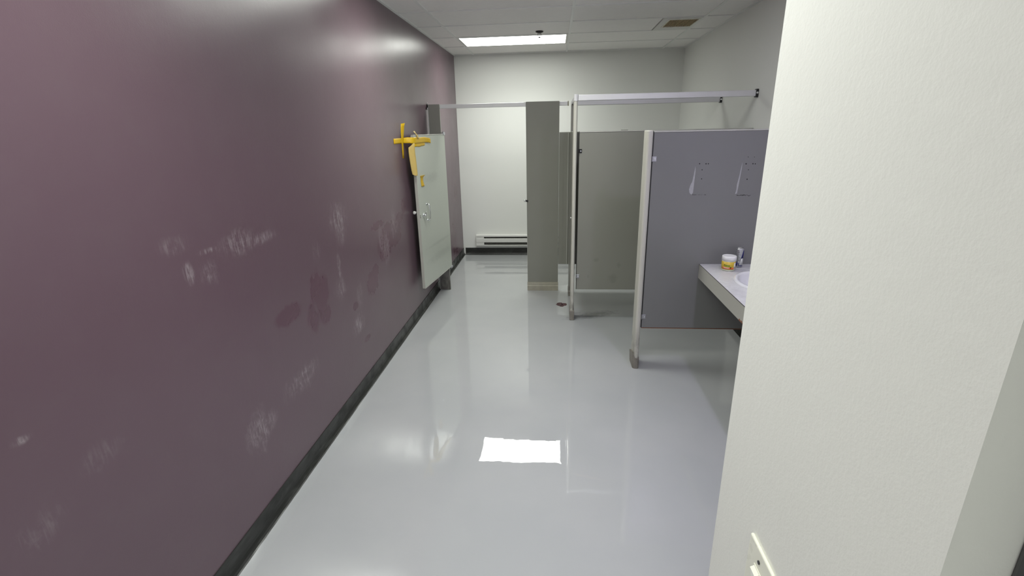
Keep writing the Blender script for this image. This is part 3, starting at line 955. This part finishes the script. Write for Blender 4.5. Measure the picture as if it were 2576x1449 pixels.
# top with an oval cut-out
ring = []
seg = 64
outer = []
xa, xb, ya, yb = CX + 0.002, W - 0.002, NY1 + 0.002, YV - 0.002
hx, hy = 0.92, 0.92
inner = [(SCX + SRX * hx * math.cos(k * 2 * math.pi / seg), SCY + SRY * hy * math.sin(k * 2 * math.pi / seg)) for k in range(seg)]
ybk = SCY - 0.45
corners = []
for k in range(seg):
    a = k * 2 * math.pi / seg
    dx, dy = math.cos(a), math.sin(a)
    ts = []
    if dx > 1e-9: ts.append((xb - SCX) / dx)
    if dx < -1e-9: ts.append((xa - SCX) / dx)
    if dy > 1e-9: ts.append((yb - SCY) / dy)
    if dy < -1e-9: ts.append((ybk - SCY) / dy)
    tt = min(ts)
    outer.append([SCX + dx * tt, SCY + dy * tt])
for cxx, cyy in ((xa, yb), (xb, yb), (xa, ybk), (xb, ybk)):
    j = min(range(seg), key=lambda k: (outer[k][0] - cxx) ** 2 + (outer[k][1] - cyy) ** 2)
    outer[j] = [cxx, cyy]
vi = [bmx.verts.new((x, y, CZ)) for x, y in inner]
vo = [bmx.verts.new((x, y, CZ)) for x, y in outer]
vd = [bmx.verts.new((x, y, CZ - 0.03)) for x, y in inner]
for k in range(seg):
    j = (k + 1) % seg
    bmx.faces.new((vi[k], vi[j], vo[j], vo[k]))
    bmx.faces.new((vi[j], vi[k], vd[k], vd[j]))
m.box((xa, ya, CZ - 0.03), (xb, ybk, CZ))
m.build('top', 'laminate', t)
MB().box((CX, NY1 + 0.002, 0.722), (CX + 0.020, YV - 0.003, CZ - 0.0012), 0.001, 1).build('apron', 'apron', t, 'plain grey front edge')
MB().box((CX - 0.0006, NY1 + 0.002, CZ - 0.0022), (CX + 0.0016, YV - 0.003, CZ + 0.0004)).build('edge_line', 'black', t)
m = MB()
for yq, h_ in ((2.640, .008), (2.632, .013), (2.623, .010), (2.613, .008), (2.604, .014), (2.596, .012), (2.588, .006)):
    m.box((CX - 0.0008, yq - 0.006, 0.7212), (CX + 0.004, yq + 0.005, 0.7212 + h_), 0.001, 1)
m.build('chipped_corner', 'chip', t, 'brown chipped spots on the lower edge')
MB().box((W - 0.05, NY1 + 0.002, 0.70), (W - 0.02, YV - 0.003, CZ - 0.031)).build('wall_cleat', 'chip', t)

# sink
t = thing('sink', (SCX, SCY, 0.66), 'white oval porcelain sink set into the grey counter', 'sink')
prof = [(1.0, 0.0), (1.0, 0.006), (0.975, 0.012), (0.93, 0.014), (0.875, 0.012), (0.845, 0.006), (0.83, -0.004), (0.80, -0.03), (0.72, -0.08), (0.55, -0.125), (0.3, -0.145), (0.1, -0.15), (0.0, -0.15)]
m = MB()
m.lathe([(r, z) for r, z in prof], (SCX, SCY, CZ + 0.0005), 64, SRX, SRY)
m.lathe([(0.90, -0.001), (0.86, -0.03), (0.78, -0.09), (0.60, -0.14), (0.3, -0.16), (0.0, -0.165)], (SCX, SCY, CZ + 0.0005), 64, SRX, SRY)
m.build('basin', 'porcelain', t)
MB().lathe([(0.0, 0.0), (0.020, 0.0), (0.026, 0.003), (0.022, 0.004), (0.0, 0.002)], (SCX, SCY, CZ - 0.1492), 24).build('drain', 'chrome', t)
MB().lathe([(0.0, 0.0), (0.006, 0.0), (0.006, 0.0015), (0.0, 0.0015)], (SCX + 0.145, SCY + 0.0, CZ - 0.035), 12).build('overflow_hole', 'hole', t)

# ------------------------------------------------------------------ jar and can on the counter
JX, JY, JR = 2.524, 3.313, 0.0440


def curved_patch(cx, cy, r, a0, a1, zt_, zb_, n=14, thick=0.0004, fn=None):
    """a piece of print wrapped on a cylinder; fn(u) -> (top, bottom) overrides the heights."""
    m = MB()
    prev = None
    for i in range(n + 1):
        u = i / n
        a = math.radians(a0 + (a1 - a0) * u)
        tz, bz = fn(u) if fn else (zt_, zb_)
        c, s = math.cos(a), math.sin(a)
        row = [m.bm.verts.new((cx + (r + d) * c, cy + (r + d) * s, z)) for d, z in ((thick, tz), (thick, bz), (0, bz), (0, tz))]
        if prev:
            for j in range(4):
                jj = (j + 1) % 4
                f = m.bm.faces.new((prev[j], prev[jj], row[jj], row[j]))
                f.smooth = j == 0
        else:
            m.bm.faces.new(row)
        prev = row
    m.bm.faces.new(prev[::-1])
    return m


t = thing('jar', (JX, JY, CZ), 'squat white-lidded plastic jar with yellow and orange label on the counter', 'jar')
M['jar_body'] = simple('creamy translucent plastic', (0.66, 0.68, 0.56, 1), 0.3)
M['lid'] = simple('white ribbed plastic lid', (0.80, 0.80, 0.79, 1), 0.38, var=0.02)
M['lab_y'] = simple('mustard label print', (0.60, 0.42, 0.035, 1), 0.4, var=0.15, scale=60)
M['lab_o'] = simple('orange label print', (0.80, 0.13, 0.035, 1), 0.4)
M['lab_g'] = simple('lime label print', (0.40, 0.45, 0.03, 1), 0.4)
M['lab_w'] = simple('white label print', (0.75, 0.72, 0.66, 1), 0.4)
M['lab_k'] = simple('dark green label print', (0.02, 0.03, 0.012, 1), 0.4)
MB().lathe([(0, 0), (JR - 0.004, 0), (JR, 0.004), (JR, 0.070), (JR - 0.003, 0.072), (0, 0.072)], (JX, JY, CZ + 0.0006), 48).build('body', 'jar_body', t)
ld = MB().lathe([(JR - 0.002, 0.0695), (JR + 0.0015, 0.0695), (JR + 0.0015, 0.097), (JR - 0.001, 0.1005), (JR - 0.008, 0.1015), (JR - 0.011, 0.1005), (0, 0.1005)], (JX, JY, CZ + 0.0006), 48).build('lid', 'lid', t)
z0 = CZ + 0.0006
lb = curved_patch(JX, JY, JR, -205, -28, z0 + 0.065, z0 + 0.012, 30).build('label', 'lab_y', t, 'mustard yellow wrap label')
R1 = JR + 0.0005
curved_patch(JX, JY, R1, -160, -48, 0, 0, 24, fn=lambda u: (z0 + 0.030 - 0.006 * u, z0 + 0.016)).build('orange_band', 'lab_o', lb)
curved_patch(JX, JY, R1 + 0.0004, -148, -92, 0, 0, 20, fn=lambda u: (z0 + 0.0385 + 0.0075 * math.sqrt(max(0, 1 - (2 * u - 1) ** 2)), z0 + 0.0385 - 0.0075 * math.sqrt(max(0, 1 - (2 * u - 1) ** 2)) - 1e-5)).build('green_oval', 'lab_g', lb)
curved_patch(JX, JY, R1, -60, -36, z0 + 0.058, z0 + 0.014, 8).build('white_panel', 'lab_w', lb)
for z_, a0, a1 in ((0.0262, -150, -104), (0.0215, -148, -100)):
    curved_patch(JX, JY, R1 + 0.0005, a0, a1, z0 + z_ + 0.0014, z0 + z_ - 0.0006, 12).build('print_line', 'lab_w', lb)
for i, (a0, a1, zt_, zb_) in enumerate(((-146, -142, .048, .038), (-140, -135, .046, .039), (-133, -130, .046, .038), (-128, -122, .045, .039), (-120, -117, .045, .038), (-115, -110, .044, .039), (-108, -104, .044, .037), (-102, -99, .043, .036))):
    curved_patch(JX, JY, R1 + 0.0009, a0, a1, z0 + zt_, z0 + zb_ + 0.002 * (i % 2), 3).build('letter', 'lab_k', lb)
curved_patch(JX, JY, R1 + 0.0006, -94, -84, 0, 0, 8, fn=lambda u: (z0 + 0.0275 + 0.005 * math.sin(math.pi * u), z0 + 0.0245 - 0.004 * math.sin(math.pi * u))).build('fly_emblem', 'lab_k', lb)
curved_patch(JX, JY, R1 + 0.0003, -58, -38, z0 + 0.034, z0 + 0.020, 6).build('small_print', 'smear', lb)
for a in range(36):
    pass

KX, KY, KR, KH = 2.618, 3.392, 0.0265, 0.134
t = thing('drink_can', (KX, KY, CZ), 'slim silver drink can with dark blue triangles beside the jar', 'can')
M['can_silver'] = simple('brushed silver can print', (0.46, 0.47, 0.49, 1), 0.28, 0.75, var=0.15, scale=50)
M['can_blue'] = simple('dark blue can print', (0.010, 0.012, 0.13, 1), 0.3, 0.2)
M['can_pale'] = simple('pale silver can print', (0.66, 0.67, 0.66, 1), 0.35, 0.3)
MB().lathe([(0, 0.002), (KR - 0.007, 0.002), (KR - 0.005, 0.0), (KR, 0.007), (KR, KH - 0.010), (KR - 0.0035, KH - 0.001), (KR - 0.0055, KH - 0.0015)], (KX, KY, z0), 44).build('body', 'can_silver', t)
tp = MB().lathe([(0, KH - 0.006), (KR - 0.007, KH - 0.006), (KR - 0.006, KH), (KR - 0.0025, KH + 0.0008), (KR - 0.0032, KH - 0.002)], (KX, KY, z0), 44).build('top', 'chrome', t)
MB().box((KX - 0.008, KY - 0.016, z0 + KH - 0.0055), (KX + 0.008, KY + 0.006, z0 + KH - 0.0035), 0.0008, 1).build('pull_tab', 'chrome', tp)
# slanted blue field on the right, pale wedge below
curved_patch(KX, KY, KR, -84, -38, 0, 0, 12, fn=lambda u: (z0 + min(KH - 0.011, 0.066 + u * 0.09), z0 + 0.066)).build('blue_wedge', 'can_blue', t)
curved_patch(KX, KY, KR, -108, -40, 0, 0, 12, fn=lambda u: (z0 + 0.018 + min(0.047, 0.004 + u * 0.085), z0 + 0.018)).build('pale_wedge', 'can_pale', t)
curved_patch(KX, KY, KR, -112, -46, z0 + 0.0165, z0 + 0.0105, 12).build('blue_band', 'can_blue', t)
curved_patch(KX, KY, KR + 0.0005, -122, -98, 0, 0, 10, fn=lambda u: (z0 + 0.042 - 0.012 * u, z0 + 0.022 + 0.006 * math.sin(u * 9))).build('blue_fleck', 'can_blue', t)
curved_patch(KX, KY, KR, -152, -126, 0, 0, 10, fn=lambda u: (z0 + 0.046 - 0.014 * u, z0 + 0.012)).build('blue_fleck', 'can_blue', t)
curved_patch(KX, KY, KR + 0.0006, -116, -106, z0 + 0.046, z0 + 0.030, 5).build('pale_fleck', 'can_pale', t)
for z_ in (0.060, 0.082, 0.100):
    curved_patch(KX, KY, KR, -128, -98, z0 + z_ + 0.001, z0 + z_, 8).build('print_line', 'can_pale', t)

# ------------------------------------------------------------------ toilet in the front stall
TX, TY = 2.42, 4.92
t = thing('toilet', (TX + 0.2, TY, 0), 'white toilet whose foot shows under the middle divider panel', 'toilet')
m = MB()
secs = [(0.0, 2.20, 2.82, .110), (0.03, 2.205, 2.815, .105), (0.07, 2.24, 2.80, .085), (0.16, 2.25, 2.78, .088), (0.26, 2.22, 2.76, .125), (0.34, 2.185, 2.74, .170), (0.39, 2.17, 2.72, .182)]
prev = None
for z, xa_, xb_, hw in secs:
    cxx, hl = (xa_ + xb_) / 2, (xb_ - xa_) / 2
    row = [m.bm.verts.new((cxx + hl * math.copysign(abs(math.cos(a)) ** 0.8, math.cos(a)), TY + hw * math.copysign(abs(math.sin(a)) ** 0.8, math.sin(a)), z)) for a in [k * 2 * math.pi / 36 for k in range(36)]]
    if prev:
        for k in range(36):
            m.bm.faces.new((prev[k], prev[(k + 1) % 36], row[(k + 1) % 36], row[k])).smooth = True
    else:
        m.bm.faces.new(row)
    prev = row
m.bm.faces.new(prev[::-1])
m.build('bowl', 'porcelain', t)
MB().lathe([(0, 0), (0.98, 0), (1.0, 0.010), (0.98, 0.020), (0, 0.022)], (2.44, TY, 0.392), 40, 0.27, 0.185).build('seat', 'porcelain', t)
MB().box((2.72, TY - 0.21, 0.36), (2.92, TY + 0.21, 0.74), 0.02, 3).build('tank', 'porcelain', t)
tl = MB().box((2.71, TY - 0.22, 0.742), (2.93, TY + 0.22, 0.775), 0.008, 2).build('tank_lid', 'porcelain', t)
MB().box((2.76, TY - 0.09, 0.0), (2.985, TY + 0.09, 0.36), 0.02, 2).build('trapway', 'porcelain', t)
MB().tube([(2.72, TY - 0.15, 0.68), (2.70, TY - 0.15, 0.68), (2.695, TY - 0.10, 0.675)], 0.006, 10).build('flush_lever', 'chrome', t)

# ------------------------------------------------------------------ switch plate on the near wall
t = thing('switch_plate', (NX, 0.655, 0.997), 'ivory wall switch plate low on the near white wall, cropped by the frame', 'switch')
py0, py1, pz0, pz1 = 0.600, 0.687, 0.990, 1.111
m = MB()
m.box((NX - 0.0065, py0, pz0), (NX, py1, pz1), 0.0035, 3)
m.build('plate', 'ivory', t)
MB().tube([(NX - 0.0080, 0.644, 1.090), (NX - 0.0060, 0.644, 1.090)], 0.0032, 14).build('screw', 'dark_metal', t)
tg = MB().box((NX - 0.0080, 0.630, 1.012), (NX - 0.0062, 0.658, 1.076), 0.001, 1).build('rocker_frame', 'ivory', t)
m = MB()
m.prism([(NX - 0.0082, 1.074), (NX - 0.0145, 1.070), (NX - 0.0095, 1.045), (NX - 0.0082, 1.016)], 1, 0.634, 0.654)
m.build('rocker', 'ivory', t)

# ------------------------------------------------------------------ smudge on the floor
m = MB()
random.seed(3)


def flat_blob(m, cx, cy, rx, ry, seed, z=0.0012, n=26):
    c = m.bm.verts.new((cx, cy, z))
    ring = []
    for k in range(n):
        a = k * 2 * math.pi / n
        f = 1 + 0.35 * noise.noise(Vector((math.cos(a) * 2 + seed, math.sin(a) * 2, seed)))
        ring.append((m.bm.verts.new((cx + rx * f * 0.85 * math.cos(a), cy + ry * f * 0.85 * math.sin(a), z)), m.bm.verts.new((cx + rx * f * math.cos(a), cy + ry * f * math.sin(a), 0.0002))))
    for k in range(n):
        j = (k + 1) % n
        m.bm.faces.new((c, ring[k][0], ring[j][0]))
        m.bm.faces.new((ring[k][0], ring[k][1], ring[j][1], ring[j][0]))


flat_blob(m, 1.405, 4.865, 0.036, 0.055, 1.0)
flat_blob(m, 1.452, 4.860, 0.030, 0.042, 4.0)
flat_blob(m, 1.425, 4.81, 0.022, 0.022, 8.0)
tag(m.build('paint_smudge', 'stain'), 'small dark purple brown smudge on the floor before the front stall', 'stain')

for o in bpy.data.objects:
    if '_org' in o.keys():
        del o['_org']
